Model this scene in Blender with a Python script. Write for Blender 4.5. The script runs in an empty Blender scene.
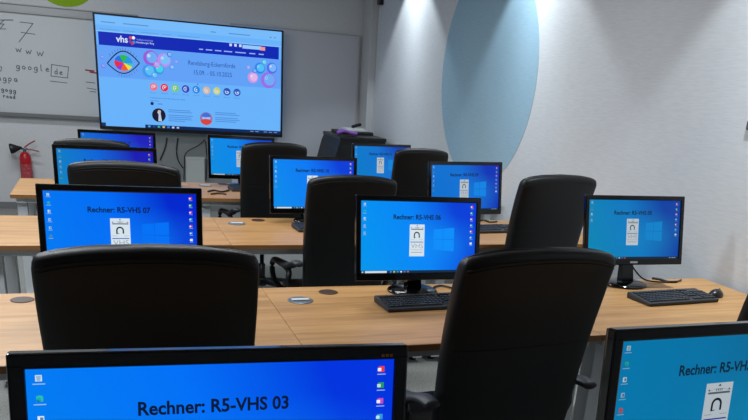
import bpy, bmesh, math, random
from mathutils import Vector, Matrix
random.seed(7)
SC = bpy.context.scene
COL = SC.collection
PI = math.pi
rad = math.radians

# ------------------------------------------------------------------ camera
F, CX, CY = 767.8, 408.0, 371.8
CAMZ = 1.61
MR = Vector((0.93399491, -0.34977612, 0.07287091))
MD = Vector((-0.06073758, -0.35642674, -0.932347))
MF = Vector((0.35208586, 0.86638135, -0.35414532))
cam = bpy.data.cameras.new('camera'); camo = bpy.data.objects.new('camera', cam); COL.objects.link(camo)
cam.sensor_fit = 'HORIZONTAL'; cam.sensor_width = 36; cam.lens = F/748*36
cam.shift_x = (374-CX)/748; cam.shift_y = (CY-210)/748
cam.clip_start = 0.05; cam.clip_end = 60
mw = Matrix.Identity(4)
for i in range(3):
    mw[i][0] = MR[i]; mw[i][1] = -MD[i]; mw[i][2] = -MF[i]
mw[2][3] = CAMZ
camo.matrix_world = mw
SC.camera = camo
SC.view_settings.view_transform = 'Standard'; SC.view_settings.look = 'None'
SC.view_settings.exposure = 0.0; SC.view_settings.gamma = 1.0
try: SC.view_settings.use_curve_mapping = False
except Exception: pass

def ray(px, py): return MR*((px-CX)/F) + MD*((py-CY)/F) + MF
def at_y(px, py, y): d = ray(px, py); return d*(y/d.y) + Vector((0, 0, CAMZ))
def at_x(px, py, x): d = ray(px, py); return d*(x/d.x) + Vector((0, 0, CAMZ))
def at_z(px, py, z): d = ray(px, py); return d*((z-CAMZ)/d.z) + Vector((0, 0, CAMZ))

# ------------------------------------------------------------------ materials
def lin(c):
    r = []
    for v in c:
        v = v/255.0
        r.append(v/12.92 if v <= 0.04045 else ((v+0.055)/1.055)**2.4)
    return (r[0], r[1], r[2], 1.0)
MATS = {}
def base_mat(name):
    m = bpy.data.materials.new(name); m.use_nodes = True
    nt = m.node_tree; b = nt.nodes['Principled BSDF']
    return m, nt, b
def plain(name, rgb, rough=0.5, metal=0.0, spec=0.5, noise=0.0, nscale=40, bump=0.0, bscale=200):
    if name in MATS: return MATS[name]
    m, nt, b = base_mat(name)
    c = lin(rgb)
    b.inputs['Base Color'].default_value = c
    b.inputs['Roughness'].default_value = rough; b.inputs['Metallic'].default_value = metal
    b.inputs['Specular IOR Level'].default_value = spec
    tc = nt.nodes.new('ShaderNodeTexCoord')
    if noise > 0:
        n = nt.nodes.new('ShaderNodeTexNoise'); n.inputs['Scale'].default_value = nscale; n.inputs['Detail'].default_value = 4
        nt.links.new(tc.outputs['Object'], n.inputs['Vector'])
        r = nt.nodes.new('ShaderNodeValToRGB')
        r.color_ramp.elements[0].position = 0.3; r.color_ramp.elements[1].position = 0.7
        r.color_ramp.elements[0].color = tuple(v*(1-noise) for v in c[:3])+(1,)
        r.color_ramp.elements[1].color = tuple(min(1, v*(1+noise)) for v in c[:3])+(1,)
        nt.links.new(n.outputs['Fac'], r.inputs['Fac']); nt.links.new(r.outputs['Color'], b.inputs['Base Color'])
    if bump > 0:
        n = nt.nodes.new('ShaderNodeTexNoise'); n.inputs['Scale'].default_value = bscale; n.inputs['Detail'].default_value = 3
        nt.links.new(tc.outputs['Object'], n.inputs['Vector'])
        bp = nt.nodes.new('ShaderNodeBump'); bp.inputs['Strength'].default_value = bump; bp.inputs['Distance'].default_value = 0.002
        nt.links.new(n.outputs['Fac'], bp.inputs['Height']); nt.links.new(bp.outputs['Normal'], b.inputs['Normal'])
    MATS[name] = m
    return m
def emit(rgb, k=1.0):
    key = 'light_%d_%d_%d_%s' % (rgb[0], rgb[1], rgb[2], k)
    if key in MATS: return MATS[key]
    m, nt, b = base_mat(key)
    b.inputs['Base Color'].default_value = (0.004, 0.004, 0.005, 1)
    b.inputs['Roughness'].default_value = 0.35; b.inputs['Specular IOR Level'].default_value = 0.25
    b.inputs['Emission Color'].default_value = lin(rgb); b.inputs['Emission Strength'].default_value = k
    m.cycles.emission_sampling = 'NONE'
    MATS[key] = m
    return m
def wallpaper(name, cl, cm, cr, k=1.0):
    """desktop picture: blue with a lighter glow behind the window logo"""
    m, nt, b = base_mat(name)
    b.inputs['Base Color'].default_value = (0.004, 0.004, 0.005, 1)
    b.inputs['Roughness'].default_value = 0.35; b.inputs['Specular IOR Level'].default_value = 0.25
    tc = nt.nodes.new('ShaderNodeTexCoord'); sp = nt.nodes.new('ShaderNodeSeparateXYZ')
    nt.links.new(tc.outputs['Generated'], sp.inputs[0])
    # x + a slant with height
    ma = nt.nodes.new('ShaderNodeMath'); ma.operation = 'MULTIPLY_ADD'; ma.inputs[1].default_value = 0.22
    nt.links.new(sp.outputs['Z'], ma.inputs[0]); nt.links.new(sp.outputs['X'], ma.inputs[2])
    ra = nt.nodes.new('ShaderNodeValToRGB'); e = ra.color_ramp.elements
    e[0].position = 0.05; e[0].color = lin(cl); e[1].position = 1.08 if False else 1.0; e[1].color = lin(cr)
    mid = ra.color_ramp.elements.new(0.6); mid.color = lin(cm)
    nt.links.new(ma.outputs[0], ra.inputs['Fac'])
    # glow round the logo
    vd = nt.nodes.new('ShaderNodeVectorMath'); vd.operation = 'DISTANCE'; vd.inputs[1].default_value = (0.70, 0.5, 0.42)
    cmb = nt.nodes.new('ShaderNodeCombineXYZ'); cmb.inputs[1].default_value = 0.5
    nt.links.new(sp.outputs['X'], cmb.inputs[0]); nt.links.new(sp.outputs['Z'], cmb.inputs[2])
    nt.links.new(cmb.outputs[0], vd.inputs[0])
    mr = nt.nodes.new('ShaderNodeMapRange'); mr.inputs['From Min'].default_value = 0.05; mr.inputs['From Max'].default_value = 0.42
    mr.inputs['To Min'].default_value = 0.35; mr.inputs['To Max'].default_value = 0.0
    nt.links.new(vd.outputs['Value'], mr.inputs['Value'])
    mx = nt.nodes.new('ShaderNodeMix'); mx.data_type = 'RGBA'
    nt.links.new(mr.outputs['Result'], mx.inputs['Factor']); nt.links.new(ra.outputs['Color'], mx.inputs[6])
    mx.inputs[7].default_value = lin((min(255, cm[0]+10), min(255, cm[1]+25), min(255, cm[2]+8)))
    nt.links.new(mx.outputs[2], b.inputs['Emission Color']); b.inputs['Emission Strength'].default_value = k
    return m
def wood():
    if 'beech' in MATS: return MATS['beech']
    m, nt, b = base_mat('beech')
    tc = nt.nodes.new('ShaderNodeTexCoord')
    oi = nt.nodes.new('ShaderNodeObjectInfo')
    ad = nt.nodes.new('ShaderNodeVectorMath'); ad.operation = 'ADD'
    mu = nt.nodes.new('ShaderNodeMath'); mu.operation = 'MULTIPLY'; mu.inputs[1].default_value = 30
    nt.links.new(oi.outputs['Random'], mu.inputs[0])
    nt.links.new(tc.outputs['Object'], ad.inputs[0]); nt.links.new(mu.outputs[0], ad.inputs[1])
    mp = nt.nodes.new('ShaderNodeMapping'); mp.inputs['Scale'].default_value = (1.6, 26, 26)
    nt.links.new(ad.outputs[0], mp.inputs['Vector'])
    n = nt.nodes.new('ShaderNodeTexNoise'); n.inputs['Scale'].default_value = 1.0; n.inputs['Detail'].default_value = 5; n.inputs['Roughness'].default_value = 0.6
    nt.links.new(mp.outputs[0], n.inputs['Vector'])
    r = nt.nodes.new('ShaderNodeValToRGB'); e = r.color_ramp.elements
    e[0].position = 0.32; e[0].color = lin((164, 120, 72)); e[1].position = 0.68; e[1].color = lin((196, 150, 96))
    k = r.color_ramp.elements.new(0.5); k.color = lin((184, 138, 86))
    nt.links.new(n.outputs['Fac'], r.inputs['Fac'])
    mp2 = nt.nodes.new('ShaderNodeMapping'); mp2.inputs['Scale'].default_value = (8, 200, 200)
    nt.links.new(ad.outputs[0], mp2.inputs['Vector'])
    n2 = nt.nodes.new('ShaderNodeTexNoise'); n2.inputs['Scale'].default_value = 1.0; n2.inputs['Detail'].default_value = 2
    nt.links.new(mp2.outputs[0], n2.inputs['Vector'])
    mx = nt.nodes.new('ShaderNodeMix'); mx.data_type = 'RGBA'; mx.blend_type = 'OVERLAY'; mx.inputs['Factor'].default_value = 0.25
    nt.links.new(r.outputs['Color'], mx.inputs[6]); nt.links.new(n2.outputs['Fac'], mx.inputs[7])
    nt.links.new(mx.outputs[2], b.inputs['Base Color'])
    b.inputs['Roughness'].default_value = 0.42
    MATS['beech'] = m
    return m
def wall_mat(name, rgb, stripes=True):
    m, nt, b = base_mat(name)
    c = lin(rgb)
    tc = nt.nodes.new('ShaderNodeTexCoord')
    mp = nt.nodes.new('ShaderNodeMapping'); mp.inputs['Scale'].default_value = (6, 6, 60) if stripes else (40, 40, 40)
    nt.links.new(tc.outputs['Object'], mp.inputs['Vector'])
    n = nt.nodes.new('ShaderNodeTexNoise'); n.inputs['Scale'].default_value = 2.0; n.inputs['Detail'].default_value = 5
    nt.links.new(mp.outputs[0], n.inputs['Vector'])
    r = nt.nodes.new('ShaderNodeValToRGB')
    r.color_ramp.elements[0].position = 0.35; r.color_ramp.elements[1].position = 0.65
    r.color_ramp.elements[0].color = tuple(v*0.955 for v in c[:3])+(1,); r.color_ramp.elements[1].color = tuple(min(1, v*1.03) for v in c[:3])+(1,)
    nt.links.new(n.outputs['Fac'], r.inputs['Fac']); nt.links.new(r.outputs['Color'], b.inputs['Base Color'])
    bp = nt.nodes.new('ShaderNodeBump'); bp.inputs['Strength'].default_value = 0.35; bp.inputs['Distance'].default_value = 0.0015
    nt.links.new(n.outputs['Fac'], bp.inputs['Height']); nt.links.new(bp.outputs['Normal'], b.inputs['Normal'])
    b.inputs['Roughness'].default_value = 0.85; b.inputs['Specular IOR Level'].default_value = 0.2
    return m

LEATHER = plain('black_leather', (8, 9, 11), 0.46, 0, 0.45, bump=0.15, bscale=350)
LEATHER_BAND = plain('black_leather_band', (11, 12, 14), 0.36, 0, 0.5, bump=0.15, bscale=350)
THREAD = plain('black_thread', (12, 12, 13), 0.7)
PLASTIC = plain('black_plastic', (20, 21, 24), 0.45)
ARMPAD = plain('armrest_plastic', (42, 44, 50), 0.5)
GLOSS = plain('gloss_black', (7, 7, 8), 0.12, 0, 0.6)
SATIN = plain('satin_black', (14, 14, 16), 0.35)
CHROME = plain('chrome', (150, 152, 158), 0.2, 1.0)
GREYMET = plain('grey_metal', (205, 210, 214), 0.45, 0.0)
DARKMET = plain('dark_slot', (52, 56, 58), 0.6)
SILVER = plain('silver_plastic', (112, 124, 134), 0.35, 0.3)
BROWN = plain('brown_plastic', (62, 38, 26), 0.5)
EDGE = plain('edge_band', (150, 106, 62), 0.5)
KEYM = plain('keyboard_grey', (40, 43, 48), 0.5)
KEYC = plain('key_cap', (50, 54, 61), 0.45)
RED = plain('red_paint', (176, 20, 30), 0.3)
WHITE = plain('white_plastic', (205, 208, 210), 0.5)
LOGO = plain('printed_grey', (170, 172, 176), 0.5)

# ------------------------------------------------------------------ mesh helpers
KEEPN = set()
def link(name, bm, mats, parent=None, smooth=False, loc=None, mw=None):
    me = bpy.data.meshes.new(name)
    if id(bm) in KEEPN: KEEPN.discard(id(bm))
    else: bmesh.ops.recalc_face_normals(bm, faces=bm.faces[:])
    if smooth:
        for f in bm.faces: f.smooth = True
    bm.to_mesh(me); bm.free()
    for m in (mats if isinstance(mats, (list, tuple)) else [mats]): me.materials.append(m)
    o = bpy.data.objects.new(name, me); COL.objects.link(o)
    if parent: o.parent = parent
    if loc: o.location = loc
    if mw: o.matrix_local = mw
    return o
def empty(name, loc, rz=0):
    o = bpy.data.objects.new(name, None); COL.objects.link(o); o.empty_display_size = 0.1
    o.location = loc; o.rotation_euler = (0, 0, rz); return o
def tag(o, label=None, cat=None, group=None, kind=None):
    if label: o['label'] = label
    if cat: o['category'] = cat
    if group: o['group'] = group
    if kind: o['kind'] = kind
    return o
def box(bm, x0, x1, y0, y1, z0, z1, bev=0.0, seg=2, mi=0, M=None):
    r = bmesh.ops.create_cube(bm, size=1.0)
    vs = r['verts']
    for v in vs:
        v.co = Vector(((x0+x1)/2+v.co.x*(x1-x0), (y0+y1)/2+v.co.y*(y1-y0), (z0+z1)/2+v.co.z*(z1-z0)))
    fs = set()
    for v in vs: fs.update(v.link_faces)
    if bev > 0:
        es = set()
        for v in vs: es.update(v.link_edges)
        rr = bmesh.ops.bevel(bm, geom=list(es), offset=bev, segments=seg, affect='EDGES', profile=0.5)
        fs = set(f for f in rr['faces']) | set(f for f in fs if f.is_valid)
        vs = list({v for f in fs for v in f.verts})
    for f in fs: f.material_index = mi
    if M is not None:
        for v in vs: v.co = M @ v.co
    return vs
def tube(bm, pts, r, n=8, closed_ends=True, rs=None, flat=1.0, mi=0):
    """round tube through pts"""
    pts = [Vector(p) for p in pts]; rings = []
    up = Vector((0, 0, 1))
    for i, p in enumerate(pts):
        t = (pts[min(i+1, len(pts)-1)]-pts[max(i-1, 0)]).normalized()
        a = t.cross(up)
        if a.length < 1e-3: a = t.cross(Vector((0, 1, 0)))
        a.normalize(); b2 = a.cross(t).normalized()
        rr = rs[i] if rs else r
        rings.append([bm.verts.new(p+a*math.cos(2*PI*k/n)*rr+b2*math.sin(2*PI*k/n)*rr*flat) for k in range(n)])
    for i in range(len(rings)-1):
        for k in range(n):
            f = bm.faces.new((rings[i][k], rings[i][(k+1) % n], rings[i+1][(k+1) % n], rings[i+1][k])); f.material_index = mi
    if closed_ends:
        bm.faces.new(rings[0][::-1]).material_index = mi; bm.faces.new(rings[-1]).material_index = mi
def smooth_path(pts, n=6):
    pts = [Vector(p) for p in pts]; out = []
    for i in range(len(pts)-1):
        p0 = pts[max(i-1, 0)]; p1 = pts[i]; p2 = pts[i+1]; p3 = pts[min(i+2, len(pts)-1)]
        for k in range(n):
            t = k/n
            out.append(0.5*((2*p1)+(p2-p0)*t+(2*p0-5*p1+4*p2-p3)*t*t+(3*p1-p0-3*p2+p3)*t**3))
    out.append(pts[-1]); return out
def lathe(bm, prof, n=20, cx=0, cy=0, M=None, mi=0):
    rings = []
    for r, z in prof:
        ring = []
        for k in range(n):
            v = Vector((cx+math.cos(2*PI*k/n)*r, cy+math.sin(2*PI*k/n)*r, z))
            if M is not None: v = M @ v
            ring.append(bm.verts.new(v))
        rings.append(ring)
    for i in range(len(rings)-1):
        for k in range(n):
            f = bm.faces.new((rings[i][k], rings[i][(k+1) % n], rings[i+1][(k+1) % n], rings[i+1][k])); f.material_index = mi
    bm.faces.new(rings[0][::-1]).material_index = mi; bm.faces.new(rings[-1]).material_index = mi
def ss(a, b, x):
    t = max(0, min(1, (x-a)/(b-a))); return t*t*(3-2*t)
def copy_tree(o, parent=None):
    c = o.copy(); COL.objects.link(c)
    if parent: c.parent = parent
    for ch in list(o.children):
        if ch.name in COL.objects: copy_tree(ch, c)
    return c
TEXTS = {}
def text_polys(s, bold=0.0, spacing=1.0):
    """triangulated letters, normalised: x 0..w, y; returns verts, faces, bbox"""
    key = (s, bold, spacing)
    if key in TEXTS: return TEXTS[key]
    cu = bpy.data.curves.new('letters', 'FONT'); cu.body = s; cu.size = 1.0; cu.offset = bold; cu.resolution_u = 3; cu.space_character = spacing
    o = bpy.data.objects.new('letters', cu); COL.objects.link(o)
    dg = bpy.context.evaluated_depsgraph_get(); dg.update()
    me = o.evaluated_get(dg).to_mesh()
    vs = [(v.co.x, v.co.y) for v in me.vertices]; fs = [tuple(p.vertices) for p in me.polygons]
    o.evaluated_get(dg).to_mesh_clear()
    bpy.data.objects.remove(o); bpy.data.curves.remove(cu)
    x0 = min(v[0] for v in vs); x1 = max(v[0] for v in vs); y0 = min(v[1] for v in vs); y1 = max(v[1] for v in vs)
    TEXTS[key] = (vs, fs, (x0, x1, y0, y1)); return TEXTS[key]

class Page:
    """flat picture built in fractions of a screen (u right, v down), facing -y; every element a thin layer on it"""
    def __init__(s, W, H):
        s.W, s.H = W, H; s.bm = bmesh.new(); KEEPN.add(id(s.bm)); s.mats = []; s.layer = 0
        s.step = 0.00012
    def mi(s, m):
        if m not in s.mats: s.mats.append(m)
        return s.mats.index(m)
    def P(s, u, v): return Vector(((u-0.5)*s.W, -s.layer*s.step, (0.5-v)*s.H))
    def poly(s, pts, m):
        vs = [s.bm.verts.new(s.P(*p)) for p in pts]
        f = s.bm.faces.new(vs); f.material_index = s.mi(m)
        f.normal_update()
        if f.normal.y > 0: f.normal_flip()
    def rect(s, u0, v0, u1, v1, m, r=0):
        s.poly([(u0, v0), (u1, v0), (u1, v1), (u0, v1)], m)
    def disc(s, u, v, r, m, n=18, a0=0, a1=360, sq=1.0):
        k = s.W/s.H
        pts = [(u+math.cos(rad(a0+(a1-a0)*i/n))*r, v-math.sin(rad(a0+(a1-a0)*i/n))*r*k*sq) for i in range(n+(0 if a1-a0 == 360 else 1))]
        if a1-a0 != 360: pts.append((u, v))
        s.poly(pts, m)
    def ring(s, u, v, r, w, m, n=20, a0=0, a1=360, sx=1.0, sy=1.0):
        k = s.W/s.H
        for i in range(n):
            a = rad(a0+(a1-a0)*i/n); b = rad(a0+(a1-a0)*(i+1)/n)
            def q(t, rr): return (u+math.cos(t)*rr*sx, v-math.sin(t)*rr*k*sy)
            s.poly([q(a, r), q(b, r), q(b, r-w), q(a, r-w)], m)
    def line(s, pts, w, m):
        k = s.W/s.H
        for (a, b) in zip(pts[:-1], pts[1:]):
            dx = b[0]-a[0]; dy = (b[1]-a[1])/k; L = math.hypot(dx, dy) or 1
            nx, ny = -dy/L*w/2, dx/L*w/2*k
            s.poly([(a[0]+nx, a[1]+ny), (b[0]+nx, b[1]+ny), (b[0]-nx, b[1]-ny), (a[0]-nx, a[1]-ny)], m)
    def text(s, t, u0, v0, u1, v1, m, bold=0.0):
        """letters fitted to the rectangle"""
        vs, fs, (x0, x1, y0, y1) = text_polys(t, bold)
        q = [s.bm.verts.new(s.P(u0+(x-x0)/(x1-x0)*(u1-u0), v1+(y-y0)/(y1-y0)*(v0-v1))) for x, y in vs]
        for f in fs:
            try:
                g = s.bm.faces.new([q[i] for i in f]); g.material_index = s.mi(m)
                g.normal_update()
                if g.normal.y > 0: g.normal_flip()
            except ValueError: pass
    def up(s): s.layer += 1

# ------------------------------------------------------------------ room
WX = 2.985; WY = 9.36; CEIL = 2.9; XL = -3.4; YB = -2.6
def struct(name, bm, m, **k): o = link(name, bm, m, **k); o['kind'] = 'structure'; return o
bm = bmesh.new(); box(bm, XL-0.1, WX+0.1, YB-0.1, WY+0.1, -0.1, 0)
struct('floor', bm, plain('carpet', (140, 142, 138), 0.95, 0, 0.1, noise=0.22, nscale=90, bump=0.6, bscale=500))
bm = bmesh.new(); box(bm, XL-0.1, WX+0.1, YB-0.1, WY+0.1, CEIL, CEIL+0.1)
struct('ceiling', bm, plain('ceiling_white', (180, 180, 178), 0.9))
bm = bmesh.new(); box(bm, XL, WX, WY, WY+0.1, 0, CEIL)
struct('wall_front', bm, wall_mat('paint_front', (208, 210, 212), False))
bm = bmesh.new(); box(bm, WX, WX+0.1, YB-0.1, WY+0.1, 0, CEIL)
struct('wall_right', bm, wall_mat('paint_right', (214, 218, 222), True))
bm = bmesh.new(); box(bm, XL-0.1, XL, YB-0.1, WY+0.1, 0, CEIL)
struct('wall_left', bm, wall_mat('paint_left', (180, 181, 184), False))
bm = bmesh.new(); box(bm, XL, WX, YB-0.1, YB, 0, CEIL)
struct('wall_back', bm, wall_mat('paint_back', (180, 181, 184), False))
bm = bmesh.new(); box(bm, WX-0.015, WX, YB, WY, 0, 0.07, 0.003)
struct('baseboard_right', bm, plain('skirting', (120, 122, 122), 0.6))
bm = bmesh.new(); box(bm, XL, WX-0.015, WY-0.015, WY, 0, 0.07, 0.003)
struct('baseboard_front', bm, plain('skirting', (120, 122, 122), 0.6))
# boxed pipe in the corner
bm = bmesh.new(); box(bm, WX-0.085, WX, WY-0.30, WY-0.0, 0.0, CEIL, 0.006)
struct('trim_1', bm, plain('trunking_white', (196, 198, 200), 0.5))

# painted dots
def disc_obj(name, r, M, m, n=96):
    bm = bmesh.new()
    lathe(bm, [(r, 0), (r, 0.0015)], n=n, M=M)
    return link(name, bm, m)
blue_dot = disc_obj('wall_decal', 0.888, Matrix.Translation((WX-0.0017, 6.18, 1.70)) @ Matrix.Rotation(PI/2, 4, 'Y'), wall_mat('dot_blue', (158, 192, 212), True))
tag(blue_dot, 'large pale blue circle painted on the right wall', 'wall decal')
green_dot = disc_obj('wall_decal', 0.34, Matrix.Translation((-0.28, WY-0.0015, 2.395)) @ Matrix.Rotation(PI/2, 4, 'X'), wall_mat('dot_green', (140, 178, 40), False))
tag(green_dot, 'green circle painted on the front wall above the whiteboard', 'wall decal')

# ------------------------------------------------------------------ whiteboard on the front wall
BZ0, BZ1 = 0.99, 1.955
wb = empty('whiteboard', (-0.9, WY, 0.99))
tag(wb, 'wide whiteboard with handwriting fixed to the front wall left of the big display', 'whiteboard')
BOARD = plain('board_enamel', (200, 204, 206), 0.35, 0, 0.4)
bm = bmesh.new(); box(bm, -1.9, 1.3, -0.022, 0, 0, BZ1-BZ0)
link('board_panel', bm, BOARD, wb)
RAIL = plain('alu_rail', (160, 162, 164), 0.4, 0.3)
bm = bmesh.new()
box(bm, -1.92, 1.32, -0.045, 0, BZ1-BZ0, BZ1-BZ0+0.012, 0.002)
box(bm, -1.92, 1.32, -0.030, 0, BZ1-BZ0+0.012, BZ1-BZ0+0.075, 0.002)
box(bm, -1.92, 1.32, -0.045, 0, BZ1-BZ0+0.075, BZ1-BZ0+0.087, 0.002)
link('top_rail', bm, RAIL, wb)
bm = bmesh.new(); box(bm, -1.92, 1.32, -0.06, 0, -0.028, 0.0, 0.004); box(bm, -1.92, 1.32, -0.066, -0.056, -0.028, 0.01, 0.002)
link('pen_tray', bm, plain('tray_grey', (120, 122, 124), 0.4, 0.3), wb)
# handwriting
GL = {
 'g': [[(0.8, 0.5), (0.5, 0.6), (0.2, 0.4), (0.25, 0.1), (0.6, 0.05), (0.8, 0.4)], [(0.8, 0.55), (0.75, -0.2), (0.4, -0.4), (0.1, -0.25)]],
 'o': [[(0.5, 0.6), (0.2, 0.4), (0.25, 0.08), (0.6, 0.05), (0.8, 0.35), (0.5, 0.6)]],
 'l': [[(0.4, 1.1), (0.38, 0.1), (0.55, 0.02)]],
 'e': [[(0.2, 0.3), (0.75, 0.38), (0.6, 0.6), (0.3, 0.5), (0.2, 0.2), (0.45, 0.02), (0.8, 0.12)]],
 'd': [[(0.75, 0.5), (0.4, 0.6), (0.2, 0.3), (0.4, 0.03), (0.75, 0.2)], [(0.8, 1.1), (0.78, 0.02)]],
 'w': [[(0.05, 0.6), (0.2, 0.05), (0.45, 0.5), (0.65, 0.05), (0.95, 0.65)]],
 'p': [[(0.2, 0.6), (0.15, -0.4)], [(0.2, 0.5), (0.6, 0.6), (0.75, 0.3), (0.5, 0.05), (0.2, 0.15)]],
 'a': [[(0.75, 0.55), (0.3, 0.55), (0.2, 0.15), (0.5, 0.03), (0.75, 0.4), (0.8, 0.02)]],
 'r': [[(0.2, 0.6), (0.22, 0.02)], [(0.22, 0.4), (0.5, 0.6), (0.75, 0.5)]],
 '.': [[(0.4, 0.0), (0.46, 0.03)]],
}
def strokes_mesh(lines, w, name, parent, m, y):
    bm = bmesh.new(); KEEPN.add(id(bm))
    for L in lines:
        for a, b in zip(L[:-1], L[1:]):
            d = Vector((b[0]-a[0], b[1]-a[1])); l = d.length
            if l < 1e-5: continue
            d /= l; n = Vector((-d.y, d.x))*w/2; e = d*w*0.35
            q = [(a[0]-e.x+n.x, a[1]-e.y+n.y), (b[0]+e.x+n.x, b[1]+e.y+n.y), (b[0]+e.x-n.x, b[1]+e.y-n.y), (a[0]-e.x-n.x, a[1]-e.y-n.y)]
            f = bm.faces.new([bm.verts.new((p[0], y, p[1])) for p in q]); f.normal_update()
            if f.normal.y > 0: f.normal_flip()
    return link(name, bm, m, parent)
def px_line(*pts):
    r = []
    for p in pts:
        v = at_y(p[0], p[1], WY-0.023); r.append((v.x+0.9, v.z-0.99))
    return r
def px_word(s, x0, y0, x1, y1, h):
    """word on the board between two picture points (baseline)"""
    a = at_y(x0, y0, WY-0.023); b = at_y(x1, y1, WY-0.023); n = len(s); out = []
    for i, c in enumerate(s):
        for st in GL[c]:
            out.append([(a.x+(b.x-a.x)*(i+p[0]*0.85)/n+0.9, a.z+(b.z-a.z)*(i+p[0])/n+p[1]*h-0.99) for p in st])
    return out
INK = plain('marker_ink', (96, 100, 104), 0.7)
WORDS = [
 [px_line((-2, 20), (13, 20), (4, 20), (0, 24), (4, 24), (0, 29), (6, 29))],
 [px_line((20, 22), (33, 23.5), (26, 33), (19, 42)), px_line((21, 32.3), (35, 34.3))],
 px_word('w', 16, 52, 23, 52.5, 0.06)+px_word('w', 26, 54, 33, 54.5, 0.06)+px_word('w', 37, 56, 45.5, 56.5, 0.07),
 px_word('google', 15.5, 68.5, 51, 72, 0.055),
 px_word('de', 54, 74, 64, 75, 0.05)+[px_line((51.5, 64.5), (68.5, 67), (67.5, 78), (51, 76), (51.5, 64.5))],
 [px_line((50, 81), (67, 83))],
 px_word('agpa', -3, 80.5, 19, 82, 0.055), px_word('gogg', 1, 91, 17, 93, 0.04), px_word('road', 3, 97.5, 16, 99, 0.035),
 [px_line((-2, 66), (1.5, 67), (1, 71), (-2, 71))],
 [px_line((86, 82), (95, 83))], [px_line((87, 88), (96, 89.5))], [px_line((90, 91.5), (96, 92))]]
for L in WORDS: strokes_mesh(L, 0.007, 'handwriting', wb, INK, -0.0235)
L = [px_line((85.5, 70), (94, 71)), px_line((90, 72), (96, 73))]
red_mark = strokes_mesh(L, 0.014, 'handwriting', wb, plain('marker_red', (150, 50, 50), 0.7), -0.0237)
red_mark['label'] = 'red marker strokes beside the display'
# plain panel right of display
pb = empty('wall_board', (2.0, WY, 0.25)); tag(pb, 'tall plain grey wall board right of the big display', 'board')
bm = bmesh.new(); box(bm, -0.62, 0.85, -0.02, 0, 0, 1.79); link('board_panel', bm, plain('board_grey', (196, 198, 206), 0.5, 0, 0.3), pb)
bm = bmesh.new(); box(bm, -0.62, 0.87, -0.03, 0, 1.79, 1.802, 0.002); box(bm, 0.85, 0.87, -0.03, 0, 0, 1.79, 0.002)
link('board_frame', bm, plain('frame_grey', (176, 178, 182), 0.5), pb)

# ------------------------------------------------------------------ big display
DY = 9.24
tl, tr, bl, br = [at_y(*p, DY) for p in ((93, 13.5), (283.5, 29.5), (99.5, 129), (282.5, 137.5))]
dx0 = (tl.x+bl.x)/2; dx1 = (tr.x+br.x)/2; dz1 = (tl.z+tr.z)/2; dz0 = (bl.z+br.z)/2
DW, DH = dx1-dx0, dz1-dz0
disp = empty('wall_display', ((dx0+dx1)/2, DY, dz0)); tag(disp, 'huge flat display on the front wall showing a blue web page', 'display')
bm = bmesh.new()
box(bm, -DW/2+0.06, DW/2-0.06, 0.03, 0.085, 0.05, DH-0.05, 0.01)
link('housing', bm, PLASTIC, disp)
bm = bmesh.new()
def frame_ring(bm, x0, x1, z0, z1, bl_, br_, bb, bt, y0, y1, bev=0.003):
    box(bm, x0, x1, y0, y1, z1-bt, z1, bev); box(bm, x0, x1, y0, y1, z0, z0+bb, bev)
    box(bm, x0, x0+bl_, y0, y1, z0+bb*0.6, z1-bt*0.6, bev); box(bm, x1-br_, x1, y0, y1, z0+bb*0.6, z1-bt*0.6, bev)
frame_ring(bm, -DW/2, DW/2, 0, DH, 0.02, 0.02, 0.035, 0.015, 0.0, 0.035)
link('bezel', bm, SATIN, disp)
bm = bmesh.new(); box(bm, -0.25, 0.25, 0.085, WY-DY-0.0225, DH/2-0.18, DH/2+0.18)
link('wall_bracket', bm, PLASTIC, disp)
SW, SH = DW-0.038, DH-0.048
pg = Page(SW, SH)
BG = emit((104, 178, 250)); pg.rect(0, 0, 1, 1, BG)
pg.up()
pg.rect(0, 0, 1, 0.085, emit((118, 186, 250))); pg.rect(0, 0.137, 1, 0.141, emit((160, 205, 250)))
pg.rect(0.012, 0.145, 0.985, 0.262, emit((4, 36, 178)))
pg.rect(0, 0.262, 1, 0.545, emit((96, 160, 246)))
pg.rect(0.23, 0.968, 1, 1, emit((10, 40, 92)))
pg.rect(0, 0.968, 0.022, 1, emit((20, 50, 90)))
pg.up()
for u, w in ((0.03, 0.07), (0.14, 0.13), (0.6, 0.03), (0.7, 0.12), (0.93, 0.012), (0.955, 0.012)):
    pg.rect(u, 0.055, u+w, 0.064, emit((84, 140, 205)))
for u, w in ((0.02, 0.1), (0.14, 0.06), (0.23, 0.09), (0.34, 0.05), (0.42, 0.12)): pg.rect(u, 0.118, u+w, 0.125, emit((96, 154, 216)))
WHT = emit((215, 228, 255)); pg.text('vhs', 0.100, 0.166, 0.160, 0.226, WHT, 0.02)
for (u, v, c) in ((0.175, 0.178, (210, 80, 90)), (0.190, 0.176, (240, 240, 255)), (0.172, 0.212, (120, 60, 140)), (0.192, 0.214, (60, 130, 220)), (0.183, 0.226, (190, 60, 90))):
    pg.disc(u, v, 0.0085, emit(c), 10)
pg.text('Volkshochschule', 0.205, 0.180, 0.290, 0.196, emit((150, 175, 245))); pg.text('Rendsburger Ring', 0.205, 0.204, 0.295, 0.226, WHT)
for u in (0.703, 0.730, 0.757): pg.rect(u, 0.150, u+0.014, 0.175, emit((200, 215, 250)))
pg.rect(0.776, 0.152, 0.882, 0.186, emit((150, 200, 250))); pg.rect(0.876, 0.156, 0.905, 0.190, emit((240, 150, 140)))
for u, w in ((0.535, 0.022), (0.572, 0.036), (0.622, 0.036), (0.672, 0.046), (0.735, 0.06), (0.815, 0.034), (0.868, 0.03)):
    pg.rect(u, 0.222, u+w, 0.232, emit((150, 180, 250)))
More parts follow.
